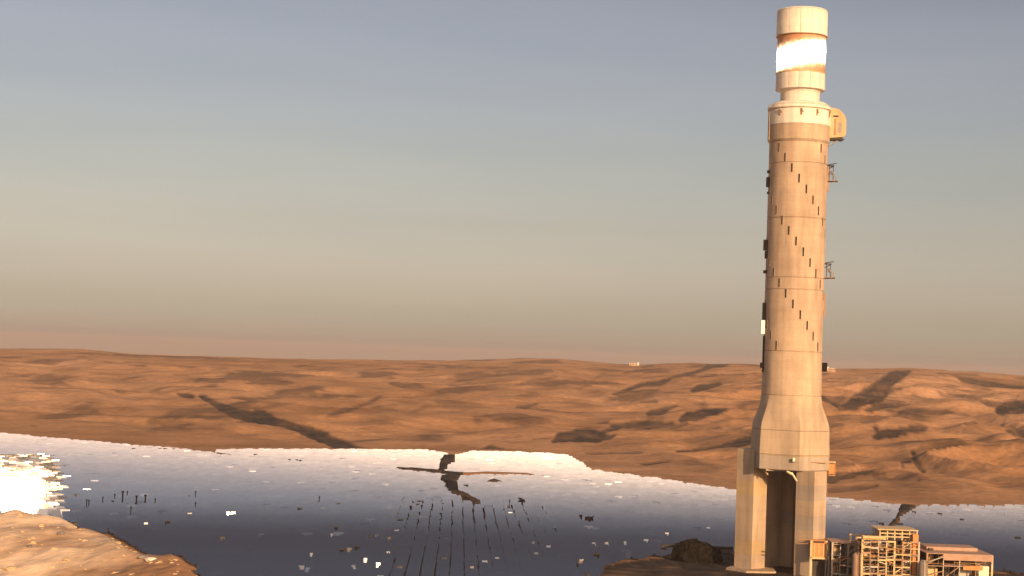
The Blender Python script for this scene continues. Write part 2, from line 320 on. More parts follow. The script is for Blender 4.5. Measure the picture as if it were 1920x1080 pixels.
def height(X, Y, want_masks=False):
    az = np.arctan2(X, Y); r = np.hypot(X, Y)
    front = smooth((R(75)-np.abs(az))/R(30))
    re = foot(az); zs = np.interp(az, S_AZ, S_Z)
    t = (r-re)/(RS-re); tc_ = np.clip(t, 0, 1)
    base = zs*(0.9*tc_+0.1*tc_**2)
    warp = 60*fbm(X, Y, 500, 2, 31)
    env = smooth((r-re)/350)*(1-0.72*smooth((r-3700)/1400))*front
    right = smooth((az-R(2))/R(9))
    n1 = fbm(X+warp, Y*0.7+warp, 420, 3, 1); n2 = 1-np.abs(fbm(X-warp, Y+warp*.5, 260, 3, 9))*2; n3 = fbm(X, Y, 75, 3, 17)
    relief = (n1*11 + (n2-0.6)*8 + n3*1.7)*(0.75+0.85*right)
    Z = base*front + relief*env
    far = np.clip((r-RS)/1.0, 0, None)
    Z = Z - np.minimum(far*0.03, 110)*front
    Z = Z + (1-front)*6*fbm(X, Y, 300, 3, 4)*smooth((r-300)/600)
    # sand bank on the left
    ib = inpoly(X, Y, BP); db = pdist(X, Y, BP)
    hb = np.where(ib, 3.2*smooth(db/9)+np.minimum(3, db*0.04), 0) + np.where(ib, (2.6*fbm(X, Y*.6, 34, 3, 3)+0.5*gnoise(X/7, Y/7, 8))*smooth(db/15), 0)
    Z = Z + hb
    ic = inpoly(X, Y, CLEAR)
    Z = Z + np.where(ic, 0.35*gnoise(X/9, Y/9, 5), 0)
    dark = np.where(ic, 1.25+0.8*gnoise(X/22, Y/9, 15), 0.0)
    Z = Z - np.where(ib, np.clip(900-Y, 0, 220)*0.075*smooth(db/60), 0)
    pale = np.where(ib, smooth(db/3)*np.clip(0.95+0.9*fbm(X*.7, Y*1.2, 60, 3, 2), 0.3, 1), 0.0)*smooth((-X-135)/70)  # strong light on the bank painted as paler sand, fading to the right
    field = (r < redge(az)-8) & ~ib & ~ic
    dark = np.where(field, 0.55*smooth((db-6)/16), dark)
    for P, tone in BW:
        lo = P.min(0)-30; hi = P.max(0)+30
        k = (X > lo[0]) & (X < hi[0]) & (Y > lo[1]) & (Y < hi[1])
        if not k.any(): continue
        i2 = inpoly(X[k], Y[k], P); d2 = pdist(X[k], Y[k], P)
        Z[k] = np.where(i2, np.maximum(Z[k], 4.8+np.minimum(d2*.1, .8)), Z[k])
        dk2 = tone
        if len(P) == 13: dk2 = np.where(X[k] > at(878, 884, 1500).x, 0.12, 0.95)
        dark[k] = np.where(i2, dk2, dark[k])
    if not want_masks: return Z
    px, py = project(X, Y, Z)
    vis = (r > re-5) & (np.abs(az) < R(22)) & (r < 6500)
    wob = fbm(px, py*2.2, 60, 3, 41)
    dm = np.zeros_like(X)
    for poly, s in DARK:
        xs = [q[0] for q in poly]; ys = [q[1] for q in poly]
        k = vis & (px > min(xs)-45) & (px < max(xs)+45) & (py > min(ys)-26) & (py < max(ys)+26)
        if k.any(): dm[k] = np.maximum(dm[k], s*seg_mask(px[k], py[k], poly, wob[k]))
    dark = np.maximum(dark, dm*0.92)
    # scattered flint and scrub everywhere on the slope
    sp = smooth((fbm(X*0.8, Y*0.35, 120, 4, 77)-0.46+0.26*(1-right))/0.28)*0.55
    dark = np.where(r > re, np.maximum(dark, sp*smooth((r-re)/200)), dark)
    Z = Z - dm*1.6
    return Z, np.clip(dark, 0, 1), np.clip(pale, 0, 1)
def hz(x, y): return float(height(np.array([float(x)]), np.array([float(y)]))[0])

azs = np.concatenate([np.arange(-180, -24, 3.0), np.arange(-24, -18, 0.3), np.arange(-18, 18, 0.04), np.arange(18, 24, 0.3), np.arange(24, 180.01, 3.0)])
azs = np.radians(azs)
rs = np.concatenate([[3, 20, 60, 120, 200, 300, 400, 500, 560, 600, 630], np.arange(650, 1300, 7), np.arange(1300, 2100, 9), np.arange(2100, 4000, 13), np.arange(4000, 5500, 17), np.geomspace(5520, 32000, 26)])
A, RR = np.meshgrid(azs, rs); X = RR*np.sin(A); Y = RR*np.cos(A)
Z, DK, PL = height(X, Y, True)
nr, na = X.shape
V = np.stack([X, Y, Z], -1).reshape(-1, 3)
ii, jj = np.meshgrid(np.arange(nr-1), np.arange(na-1), indexing='ij'); a = ii*na+jj
FQ = np.stack([a, a+na, a+na+1, a+1], -1).reshape(-1, 4)[:, ::-1]
def np_mesh(name, V, Q):
    me = bpy.data.meshes.new(name); me.vertices.add(len(V)); me.vertices.foreach_set('co', V.astype(np.float32).ravel())
    me.loops.add(Q.size); me.loops.foreach_set('vertex_index', Q.astype(np.int32).ravel())
    me.polygons.add(len(Q)); me.polygons.foreach_set('loop_start', np.arange(0, Q.size, 4, dtype=np.int32))
    me.update(calc_edges=True); return me
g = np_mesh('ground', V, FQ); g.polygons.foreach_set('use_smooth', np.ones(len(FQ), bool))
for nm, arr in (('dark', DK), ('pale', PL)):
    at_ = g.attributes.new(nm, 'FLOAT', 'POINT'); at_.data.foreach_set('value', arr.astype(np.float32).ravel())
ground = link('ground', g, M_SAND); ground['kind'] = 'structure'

# ------------------------------------------------------------------ mirror field
PITCHX, PITCHY = 6.2, 7.6; HW = 2.62; PIV = 2.75
va = math.atan((868-960)/F)
ux = Vector((math.cos(va), -math.sin(va))); uy = Vector((math.sin(va), math.cos(va)))
ni, nj = np.meshgrid(np.arange(-140, 140), np.arange(80, 245))
GX = ni*PITCHX+2.0; GY = nj*PITCHY
STAG = (np.abs(GX-12) > 42) | (GY > 1100); GX = GX + np.where(STAG, (nj % 2)*PITCHX*.5, 0)
HX = (GX*ux.x+GY*uy.x).ravel(); HY = (GX*ux.y+GY*uy.y).ravel()
lat = GX.ravel()
JIT = np.maximum(np.interp(np.hypot(HX, HY), [700, 860, 1100], [0.14, 0.30, 0.6]), np.interp(np.abs(lat-12), [26, 45], [0.05, 0.3]))
HX = HX + np.clip(rng.normal(0, 1, HX.size), -1.5, 1.5)*JIT; HY = HY + rng.normal(0, 0.25, HX.size)
az = np.arctan2(HX, HY); r = np.hypot(HX, HY)
keep = (r < redge(az, True)-3) & (np.abs(az) < R(23)) & (r > 560) & ~inpoly(HX, HY, BP) & ~inpoly(HX, HY, CLEAR) & (np.hypot(HX-TX, HY-TY) > 34)
for P, tone in BW: keep &= ~(inpoly(HX, HY, P) | (pdist(HX, HY, P) < 1.6))
HX, HY = HX[keep], HY[keep]; N = len(HX)
HZ = np.full(N, PIV)
sunv = np.array(SUN); rec = np.array([TX, TY, 236.0])
def unit(v): return v/np.linalg.norm(v, axis=-1, keepdims=True)
tr = unit(rec - np.stack([HX, HY, HZ], -1))
NRM = unit(tr + sunv)
NRM = unit(NRM + rng.normal(0, 0.007, NRM.shape))
# front mirrors' aim is bent off target so they reflect darker sky
vd = unit(np.stack([HX, HY, HZ], -1) - np.array([0, 0, CH])); rf = vd - 2*(vd*NRM).sum(-1, keepdims=True)*NRM
wk = (0.9*smooth((1075-np.hypot(HX, HY))/370))[:, None]
NRM = unit(unit(rf*(1-wk) + np.array([-0.30, -0.28, 0.90])*wk) - vd)
odd = rng.random(N) < 0.035; NRM[odd] = unit(NRM[odd] + rng.normal(0, 0.055, (int(odd.sum()), 3)))
PX, PY = project(HX, HY, HZ+1.9)
kind = np.zeros(N, int)      # 0 tracking, 1 pale glint, 2 turned away, 3 standby glare
# standby group whose mirrors throw the sun towards the camera
tc2 = unit(np.array([0, 0, CH]) - np.stack([HX, HY, HZ], -1)); nst = unit(tc2 + sunv)
dxx = np.clip((PX-55)/42, 0, None); dyy = np.abs(PY-925)/52
ee = np.hypot(np.clip((PX-66)/26, 0, None), np.clip(np.abs(PY-928)-24, 0, None)/32)*0.36 + 0.07*np.abs(rng.normal(0, 1, N)) + 0.10*np.clip(fbm(HX, HY, 18, 2, 6)+fbm(HX, HY*.2, 9, 2, 8), 0, 1)
isg = (PX < 118+16*fbm(HX*0, HY, 30, 3, 2)-18*smooth((882-PY)/22)) & (PX > -260) & (PY > 852+3*fbm(HX, HX*0, 9, 2, 4)) & (PY < 985)
kind[isg] = 3
dirn = unit(rng.normal(0, 1, (N, 3)))
nst = unit(nst + dirn*(np.clip(ee, 0, .5))[:, None])
NRM[isg] = nst[isg]
GL = [(842, 1009, 2), (838, 1044, 2), (907, 1050, 2), (755, 993, 1), (725, 1033, 1), (730, 1005, 1), (738, 1060, 1), (708, 1077, 2), (688, 1003, 1), (698, 1003, 1), (787, 939, 1), (822, 938, 1), (630, 943, 2), (631, 1001, 2), (580, 1039, 1), (566, 1057, 2), (583, 1063, 1), (655, 1027, 1), (664, 1057, 1), (682, 1049, 1), (706, 1056, 1), (496, 999, 1), (963, 961, 1), (1111, 1015, 1), (1143, 1018, 2), (1164, 1016, 1), (1249, 1000, 1), (1331, 989, 1), (1230, 1036, 2), (1086, 1051, 2), (1165, 1045, 1), (1192, 1053, 1), (1005, 1017, 1), (1030, 1023, 1), (296, 1000, 1), (307, 1030, 2), (147, 928, 2), (268, 985, 1), (380, 1024, 1), (460, 1035, 1), (388, 1053, 1), (420, 1009, 2), (216, 993, 2), (260, 1020, 1), (358, 963, 1), (608, 949, 1), (628, 896, 2), (935, 949, 2), (1780, 962, 1), (1010, 1035, 1), (930, 1046, 1), (886, 1062, 1), (1100, 1076, 2), (1215, 1012, 1)]
DKS = [(163, 950, 5), (166, 946, 4), (192, 944, 5), (211, 934, 3), (232, 940, 14), (253, 943, 9), (274, 943, 9), (294, 943, 3), (232, 928, 3), (244, 957, 3), (312, 978, 2), (366, 930, 5), (362, 951, 3), (601, 940, 3), (785, 946, 2), (780, 939, 2), (1090, 971, 2), (960, 945, 3), (978, 938, 2), (1758, 963, 2), (1795, 975, 2), (1905, 1008, 2), (1715, 960, 2), (210, 1011, 2), (1660, 983, 2), (1690, 984, 2), (632, 990, 2), (560, 955, 2), (1120, 1040, 2), (640, 1034, 2), (665, 1027, 2), (745, 976, 2), (870, 910, 2), (890, 945, 2), (300, 840, 2), (310, 842, 2), (325, 843, 2), (480, 853, 2), (540, 862, 2), (555, 863, 2), (563, 864, 2), (250, 843, 2)]
used = set(); NB = pdist(HX, HY, BP) < 26
def pick(x, y, h, n):
    d = np.abs(PX-x)/4.0 + np.abs(PY-y)/max(h/2.0, 1.2)
    d[list(used)] = 1e9; d[kind != 0] = 1e9; d[NB] = 1e9
    idx = [k for k in np.argsort(d)[:n] if d[k] < 6]
    used.update(idx); return idx
low = unit(np.array([0.35, -1, 0.13]))
for x, y, n in GL:
    for k in pick(x, y, 2, 1):
        kind[k] = 1; NRM[k] = unit(unit(tc2[k] + sunv) + dirn[k]*rng.uniform(.48, .85)); HZ[k] += rng.uniform(-.1, .25)
FIX = []      # added black masts and boxes imitate dark ticks and specks between mirrors
for x, y, h in DKS:
    for k in pick(x, y, 2, 1): FIX.append((k, x, y, h)); kind[k] = 4
# individuals: all the odd ones (bar the glare group's far rows) and the nearest in view
inview = (PX > -10) & (PX < 1930) & (PY < 1092)
D0 = np.hypot(HX, HY)
ind = list(np.where(kind == 1)[0])
gla = [k for k in np.argsort(D0) if kind[k] == 3 and inview[k]][:40]
near = [k for k in np.argsort(D0) if kind[k] == 0 and inview[k] and not (1375 < PX[k] < 1560)]
ind = ind[:130] + gla; ind += near[:298-len(ind)]
ind = set(int(k) for k in ind); rest = np.array([k for k in range(N) if k not in ind and kind[k] != 4])
def frames(k):
    n = NRM[k]; up = np.array([0, 0, 1.0]); a = unit(np.cross(up, n)); b = np.cross(n, a); return a, b, n
def mirrors_mesh(name, k, which):
    a, b, n = frames(k); c = np.stack([HX[k], HY[k], HZ[k]], -1)
    q = [c + a*sx*HW + b*sy*HW*0.93 for sx, sy in ((-1, -1), (1, -1), (1, 1), (-1, 1))]
    fr = np.stack([p + n*0.05 for p in q], 1).reshape(-1, 3); bk = np.stack([p - n*0.05 for p in q[::-1]], 1).reshape(-1, 3)
    w = 0.22; post = []
    for (x0, y0), (x1, y1) in (((-w, -w), (w, -w)), ((w, -w), (w, w)), ((w, w), (-w, w)), ((-w, w), (-w, -w))):
        for (x, y, z) in ((x0, y0, 0), (x1, y1, 0), (x1, y1, 1), (x0, y0, 1)):
            post.append(np.stack([HX[k]+x, HY[k]+y-.25, (HZ[k]-.2)*z], -1))
    post = np.stack(post, 1).reshape(-1, 3)
    Vv = np.concatenate([fr, bk, post]); Q = np.arange(len(Vv)).reshape(-1, 4)
    me = np_mesh(name, Vv, Q); me.materials.append(which); me.materials.append(M_BACK)
    mi = np.ones(len(Q), np.int32); mi[:len(k)] = 0; me.polygons.foreach_set('material_index', mi); return me
kr = rest[kind[rest] != 3]
o = link('heliostat_field', mirrors_mesh('heliostat_field', kr, M_MIRROR)); tag(o, 'wide field of tracking mirrors reflecting grey evening sky across the valley floor', 'mirror field', kind='stuff')
kr = rest[kind[rest] == 3]
o = link('heliostat_glare_rows', mirrors_mesh('glare', kr, M_MIRROR2)); tag(o, 'blinding white and gold block of mirrors throwing sunlight at the left edge', 'mirror field', kind='stuff')
# one heliostat kind per material, in parts
def helio_meshes(front):
    V, Fc = box(0, 0, 0, HW*2, 0.10, HW*1.86); me = mesh(V, Fc); me.materials.append(front); me.materials.append(M_BACK)
    # front faces local -Y
    for p in me.polygons: p.material_index = 0 if p.normal.y < -0.9 else 1
    V, Fc = [], []; bar((-HW*.9, 0, 0), (HW*.9, 0, 0), 0.28, V, Fc)
    for s in (-.75, -.25, .25, .75): bar((s*HW, 0.0, -HW*.85), (s*HW, 0.0, HW*.85), 0.14, V, Fc)
    fr = mesh([(x, y+.17, z) for x, y, z in V], Fc); fr.materials.append(M_BACK)
    V, Fc = [], []; bar((0, 0, 0), (0, 0, 1), 0.42, V, Fc, 8); po = mesh(V, Fc); po.materials.append(M_STEEL)
    return me, fr, po
HM = {0: helio_meshes(M_MIRROR), 3: helio_meshes(M_MIRROR2)}; HM[1] = HM[3]; HM[2] = HM[0]
LAB = {0: ('square tracking mirror reflecting dark evening sky in the nearest rows of the field', 'nearest rows of heliostats'),
       1: ('single misaligned mirror glinting pale among the darker mirrors of the field', 'glinting misaligned heliostats'),
       2: ('mirror turned away showing its dark back among the shining rows', 'heliostats turned away'),
       3: ('dazzling mirror throwing low sun at the viewer beside the sand bank', 'dazzling heliostats at the left edge')}
for k in sorted(ind, key=lambda q: D0[q]):
    kd = int(kind[k]); n = Vector(NRM[k])
    x_, y_ = PX[k], PY[k]
    where = 'left of the central dark furrows' if x_ < 780 else 'between the central dark furrows' if x_ < 1070 else 'left of the tower and rock heap' if x_ < 1400 else 'right of the tower'
    dep = 'near the far shore of sand' if y_ < 900 else 'in the middle distance' if y_ < 975 else 'in the nearer dark rows'
    lb = LAB[kd][0]
    if kd == 1: lb = 'misaligned mirror glinting pale, ' + dep + ', ' + where
    if kd == 2: lb = ('edge-on mirror in the row of dark upright ticks beside the glare' if (x_ < 300 and 915 < y_ < 965) else 'dark edge-on mirror, ' + dep + ', ' + where)
    if kd == 0: lb = 'square mirror of the front rows reflecting dark sky, ' + ('beside the sand bank' if x_ < 480 else where)
    t = thing('heliostat', lb, 'heliostat', (HX[k], HY[k], 0), 0, LAB[kd][1])
    me, fr, po = HM[kd]
    rot = math.atan2(n.x, -n.y); elv = math.asin(max(-1, min(1, n.z)))
    p = link('mirror_panel', me, None, t); p.location = (0, 0, HZ[k]); p.rotation_euler = (-elv, 0, rot)
    if kd == 1: p.scale = (rng.uniform(.25, .5), 1, .84)
    q = link('support_frame', fr, None, t); q.location = (0, 0, HZ[k]); q.rotation_euler = (-elv, 0, rot)
    s = link('post', po, None, t); s.location = (-0.38*math.sin(rot), 0.38*math.cos(rot), -.1); s.scale = (1, 1, HZ[k]+.0)

for n_, (k, x, y, h) in enumerate(FIX):
    x0_, y0_ = HX[k], HY[k]
    side = 'left of the dark furrows' if x < 780 else 'around the central dark furrows' if x < 1070 else 'right of the tower' if x > 1500 else 'left of the tower'
    far = 'close to the far sand edge' if y < 880 else 'in the middle of the mirror field' if y < 975 else 'in the front mirrors'
    if h >= 3:
        tall = 5.6 + min(h, 14)*.34; th = .9 if h > 8 else .55
        t = thing('stand_in_mast', ('thickest' if h > 12 else 'stout' if h > 8 else 'thin') + ' dark stand-in mast ' + ('in the row beside the glare' if x < 300 else far + ', ' + side), 'mast', (x0_, y0_, 0), 0, 'dark stand-in masts in the mirror field')
        pbar('pole', (0, 0, 0), (0, 0, tall), th, M_BLACK, t, 8); pbox('head_box', (0, 0, tall), (th*1.3, th*1.3, 1.0), M_BLACK, t)
    else:
        w_ = 1.6+1.6*random.random()
        t = thing('stand_in_box', 'tiny dark box standing in for a dark speck ' + far + ', ' + side, 'stand-in box', (x0_, y0_, 0), 0, 'small dark stand-in boxes in the mirror field')
        pbox('wall', (0, 0, 2.6), (w_, 3, 5.0), M_BLACK, t); pbox('roof', (0, 0, 5.1), (w_+.3, 3.3, .2), M_DARK, t)

# ------------------------------------------------------------------ tower
SC = F/798
def hy(y): return at(1490, y, TY).z
def rad(px): return px/2/SC
T = thing('solar_tower', 'tall tan concrete tower with a blazing white receiver at its top', 'tower', (TX, TY, 0))
z_sh = hy(266)
# hexagon for the foot of the shaft
HEXR, HEXA = 18.9, R(-90+4.5)
HEX = [(HEXR*math.cos(HEXA+i*math.pi/3), HEXR*math.sin(HEXA+i*math.pi/3)) for i in range(6)]
def loft(z0, z1, k0, k1, n=96):
    V, Fc = [], []; st = 8
    for s in range(st+1):
        u = s/st; z = z0+(z1-z0)*u; k = k0+(k1-k0)*(u*u*(3-2*u))
        for i in range(n):
            t = 2*math.pi*i/n + HEXA
            seg = (t-HEXA) % (math.pi/3); hexr = HEXR*math.cos(math.pi/6)/math.cos(seg-math.pi/6)
            rr = hexr*(1-k) + 13.75*k; V.append((rr*math.cos(t), rr*math.sin(t), z))
    for s in range(st):
        for i in range(n): Fc.append((s*n+i, s*n+(i+1) % n, (s+1)*n+(i+1) % n, (s+1)*n+i))
    Fc.append(tuple(range(n))[::-1]); Fc.append(tuple(st*n+i for i in range(n))); return V, Fc
def shade(me, ang=12):
    me.polygons.foreach_set('use_smooth', [len(p.vertices) == 4 for p in me.polygons]); 
    try: me.set_sharp_from_angle(angle=R(ang))
    except Exception: pass
    return me
z850, z800, z742 = hy(850), hy(806), hy(742)
link('lower_transition', shade(mesh(*loft(z850, z800, 0.0, 0.06))), M_CONC, T)
link('upper_transition', shade(mesh(*loft(z800+.15, z742, 0.06, 0.93)), 8), M_CONC, T)
cuts = [742, 660, 545, 523, 412, 310, 270]
for i in range(len(cuts)-1):
    za, zb = hy(cuts[i]), hy(cuts[i+1]); r1 = 13.9 if i == 0 else 13.6; r2 = 13.6
    g_ = 0.22
    link('shaft_segment', lathe_mesh([(r1-.3, za), (r1-.3, za+g_), (r1, za+g_+.15), (r2, zb-.12), (r2-.3, zb-.02)]), M_SHAFT, T)
# collar, white band
link('collar', lathe_mesh([(13.6, hy(270)), (14.35, hy(266)), (14.35, hy(239)+.1), (14.2, hy(239)+.15)]), M_CONC, T)
link('white_band', lathe_mesh([(14.2, hy(239)+.2), (14.45, hy(238.5)+.3), (14.45, hy(210)), (14.0, hy(209))]), M_WHITE, T)
link('gallery_deck', lathe_mesh([(13.9, hy(209)+.05), (14.9, hy(208)+.1), (14.9, hy(205.5)), (14.6, hy(203)), (12.9, hy(196)), (12.2, hy(194.5)), (9.4, hy(194))]), M_WHITE, T)
V, Fc = [], []
for i in range(48):
    t = 2*math.pi*i/48; u = 2*math.pi*(i+1)/48; zz = hy(205)
    bar((14.75*math.cos(t), 14.75*math.sin(t), zz), (14.75*math.cos(t), 14.75*math.sin(t), zz+1.2), .1, V, Fc)
    bar((14.75*math.cos(t), 14.75*math.sin(t), zz+1.2), (14.75*math.cos(u), 14.75*math.sin(u), zz+1.2), .1, V, Fc)
link('gallery_railing', mesh(V, Fc), M_CREAM, T)
for a in (-137, -96, -66, -30, 0, 40, 90, 150):    # brackets under the gallery
    t = R(a); V, Fc = [], []
    bar((14.4*math.cos(t), 14.4*math.sin(t), hy(223)), (15.0*math.cos(t), 15.0*math.sin(t), hy(211)), .55, V, Fc); bar((14.5*math.cos(t), 14.5*math.sin(t), hy(213)), (14.5*math.cos(t+.07), 14.5*math.sin(t+.07), hy(218)), .4, V, Fc)
    link('bracket', mesh(V, Fc), M_RUST, T)
link('neck', lathe_mesh([(9.1, hy(194.5)), (9.1, hy(176)), (9.6, hy(172)), (10.4, hy(170))]), M_WHITE, T)
def panels(name, r, z0, z1, n, material, gap=0.012, th=0.7):
    w = 2*math.pi/n; st = 4; V, Fc = [], []
    for rr in (r, r-th):
        for z in (z0, z1):
            for s in range(st+1):
                t = -w/2 + gap/2 + (w-gap)*s/st; V.append((rr*math.cos(t), rr*math.sin(t), z))
    q = st+1
    for s in range(st):
        Fc += [(s, s+1, q+s+1, q+s), (2*q+s+1, 2*q+s, 3*q+s, 3*q+s+1), (q+s, q+s+1, 3*q+s+1, 3*q+s), (s+1, s, 2*q+s, 2*q+s+1)]
    Fc += [(0, q, 3*q, 2*q), (q-1, 3*q-1, 4*q-1, 2*q-1)]
    me = mesh(V, Fc); me.materials.append(material)
    for i in range(n):
        o = link(name, me, None, T); o.rotation_euler = (0, 0, w*(i+.5))
z_rt, z_rb = hy(70), hy(139)
link('receiver_core', lathe_mesh([(10.4, hy(171)), (11.0, hy(169)), (11.0, z_rb), (10.7, z_rb+.2), (10.7, z_rt-.2), (11.0, z_rt), (11.0, hy(21))]), M_WHITE, T)
panels('skirt_panel', 11.45, hy(170), z_rb-.25, 14, M_WHITE)
panels('shield_panel', 11.85, z_rt+.3, hy(23), 14, M_WHITE)
link('roof_cap', lathe_mesh([(11.6, hy(23)+.05), (11.9, hy(22)), (11.5, hy(20.5)), (6, hy(20)+.2)]), M_WHITE, T)
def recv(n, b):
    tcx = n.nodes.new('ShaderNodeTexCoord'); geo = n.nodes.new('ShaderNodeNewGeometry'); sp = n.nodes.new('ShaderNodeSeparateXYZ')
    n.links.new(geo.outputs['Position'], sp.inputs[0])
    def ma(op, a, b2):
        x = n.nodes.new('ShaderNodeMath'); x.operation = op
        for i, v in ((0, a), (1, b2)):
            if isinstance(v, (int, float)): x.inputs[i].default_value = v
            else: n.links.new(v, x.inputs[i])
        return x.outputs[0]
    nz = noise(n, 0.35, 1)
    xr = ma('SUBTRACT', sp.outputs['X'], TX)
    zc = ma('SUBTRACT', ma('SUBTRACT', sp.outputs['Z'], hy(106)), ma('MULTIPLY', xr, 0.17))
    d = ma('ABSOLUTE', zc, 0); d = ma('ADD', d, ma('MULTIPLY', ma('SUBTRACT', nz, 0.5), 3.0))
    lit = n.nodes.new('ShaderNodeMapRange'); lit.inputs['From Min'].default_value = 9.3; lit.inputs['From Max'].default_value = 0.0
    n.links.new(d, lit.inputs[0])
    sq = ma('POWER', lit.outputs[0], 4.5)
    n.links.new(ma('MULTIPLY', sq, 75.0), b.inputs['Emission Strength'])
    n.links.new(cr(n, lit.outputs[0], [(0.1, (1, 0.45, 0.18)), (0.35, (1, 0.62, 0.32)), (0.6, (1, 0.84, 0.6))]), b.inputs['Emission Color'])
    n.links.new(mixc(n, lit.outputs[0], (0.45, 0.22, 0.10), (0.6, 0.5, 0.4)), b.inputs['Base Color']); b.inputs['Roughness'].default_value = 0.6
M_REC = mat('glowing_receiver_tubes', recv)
panels('receiver_panel', 11.25, z_rb+.15, z_rt-.1, 14, M_REC, 0.008)
link('lower_trim_ring', lathe_mesh([(11.1, z_rb-.2), (11.7, z_rb-.2), (11.7, z_rb+.12), (11.1, z_rb+.12)]), M_CREAM, T)
link('upper_trim_ring', lathe_mesh([(11.1, z_rt-.08), (11.95, z_rt-.08), (11.95, z_rt+.28), (11.1, z_rt+.28)]), M_RUST, T)

# slit windows winding down the shaft
win, wfr = [], []
V, Fc = box(0, 0, 0, 0.16, 0.72, 4.1); wm = mesh(V, Fc); wm.materials.append(M_BLACK)
V, Fc = [], []
for s in (-1, 1): box(0.02, s*0.42, 0, 0.16, 0.14, 4.3, V, Fc)
for s in (-1, 1): box(0.02, 0, s*2.1, 0.16, 0.70, 0.14, V, Fc)
fm = mesh(V, Fc); fm.materials.append(M_CONC)
def slit(phi, z, r=13.62):
    o = link('slit_window', wm, None, T); o.location = (r*math.cos(phi), r*math.sin(phi), z); o.rotation_euler = (0, 0, phi)
    f = link('window_frame', fm, None, o)
STEP = R(14.6); DYY = 19.35
def phi_of(px, y):
    c = 1498-(y-250)*0.0291; u = max(-.985, min(.985, (px-c)/55.0)); return -math.pi/2 + math.asin(u)
p0, y0 = phi_of(1489.1, 339.8), 339.8
for s in range(4):
    for k in range(-30, 40):
        y = y0 + k*DYY; phi = p0 + k*STEP - s*math.pi/2
        if 255 < y < 658: slit(phi, hy(y))
        
# equipment platforms on the shaft
def aerial(y0, y1, label, w=4.6):
    za, zb = hy(y1), hy(y0); ph = R(-6); c, s = math.cos(ph), math.sin(ph)
    root = link('antenna_mount', mesh(*box(15.0*c, 15.0*s, zb-.3, w*.75, 3.2, .35, rz=ph)), M_DARK, T)
    V, Fc = [], []
    bar((13.5*c, 13.5*s, za), (18.6*c, 18.6*s, za+.2), .45, V, Fc); bar((13.5*c, 13.5*s, zb-2.2), (16.6*c, 16.6*s, zb-.4), .3, V, Fc); bar((13.5*c, 13.5*s, zb), (17.8*c, 17.8*s, zb+.9), .3, V, Fc)
    for k in (14.6, 16.4): bar((k*c, k*s, za), (k*c, k*s, zb), .22, V, Fc)
    link('bracket_arm', mesh(V, Fc), M_DARK, root)
    V, Fc = box(15.2*c, 15.2*s, za+.35, w*.8, 3.0, .3, rz=ph); link('platform_deck', mesh(V, Fc), M_RUST, root)
    V, Fc = [], []; bar((15.3*c, 15.3*s-1, (za+zb)/2), (15.9*c, 15.9*s-1.4, (za+zb)/2+.3), 2.0, V, Fc, 12); link('dish', mesh(V, Fc), M_GREY, root)
    for k in (0, 1):
        V, Fc = [], []; bar(((16.8+k)*c, (16.8+k)*s-1+k, za-.5), ((16.8+k)*c, (16.8+k)*s-1+k, za+3.0), .3, V, Fc, 8); link('aerial', mesh(V, Fc), M_RUST, root)
aerial(308, 339, '')
aerial(492, 520, '')
def sidebox(px, y0, y1, depth, w, material, side=-1, name='side_box'):
    za, zb = hy(y1), hy(y0); x = side*(13.5+depth/2)
    pbox(name, (x, -1.5, (za+zb)/2), (depth, w, zb-za), material, T)
sidebox(0, 322, 327, 1.0, 2, M_BLACK); sidebox(0, 335, 353, 1.3, 2.2, M_BLACK); sidebox(0, 362, 366, .8, 2, M_BLACK)
sidebox(0, 452, 472, 1.7, 2.4, M_BLACK); sidebox(0, 473, 487, 1.0, 2, M_BLACK); sidebox(0, 509, 515, 1.5, 1, M_BLACK); sidebox(0, 570, 602, 1.3, 2, M_BLACK, name='cable_ladder')
sidebox(0, 603, 628, 1.9, 2.4, M_WLAMP, name='white_reflector'); sidebox(0, 632, 700, .7, 1.2, M_BLACK, name='cable_ladder'); sidebox(0, 682, 692, 1.6, 2, M_BLACK)
sidebox(0, 205, 266, 1.1, 3.5, M_CONC, name='duct_casing')
sidebox(0, 548, 592, .9, 1.4, M_RUST, 1, 'cable_ladder'); sidebox(0, 312, 358, .8, 1.0, M_RUST, 1, 'cable_ladder'); sidebox(0, 678, 695, 2.4, 3, M_BLACK, 1)
# cabin hung beside the gallery
zc0, zc1 = hy(258), hy(202)
prof = [(13.9, zc0), (20.4, zc0+.6), (21.4, zc0+2), (21.4, zc0+8.5), (20.6, zc1-3.2), (18.0, zc1-.6), (15.4, zc1), (13.9, zc1)]
V = [(x, -3.8, z) for x, z in prof] + [(x, 3.8, z) for x, z in prof]; n = len(prof)
Fc = [tuple(range(n)), tuple(range(n, 2*n))[::-1]] + [(i, n+i, n+(i+1) % n, (i+1) % n) for i in range(n)]
cab = link('hoist_cabin', mesh(V, Fc), M_CONC3, T)
pbox('cabin_door', (16.2, -3.85, zc0+5.2), (1.0, .2, 7.6), M_RUST, cab); pbox('cabin_hatch', (18.4, -3.85, zc0+5), (1.5, .18, 4.6), M_GREY, cab)
pbox('cabin_vent', (16.4, -3.9, zc0+10.2), (2.4, .25, .8), M_DARK, cab); pbox('cabin_floor', (17.4, 0, zc0-.35), (6.6, 7.2, .55), M_DARK, cab)
pbar('strut', (13.7, -2, zc0-3.6), (18, -2, zc0-1), .4, M_STEEL, cab); pbar('strut', (13.7, 2, zc0-3.6), (18, 2, zc0-1), .4, M_STEEL, cab)

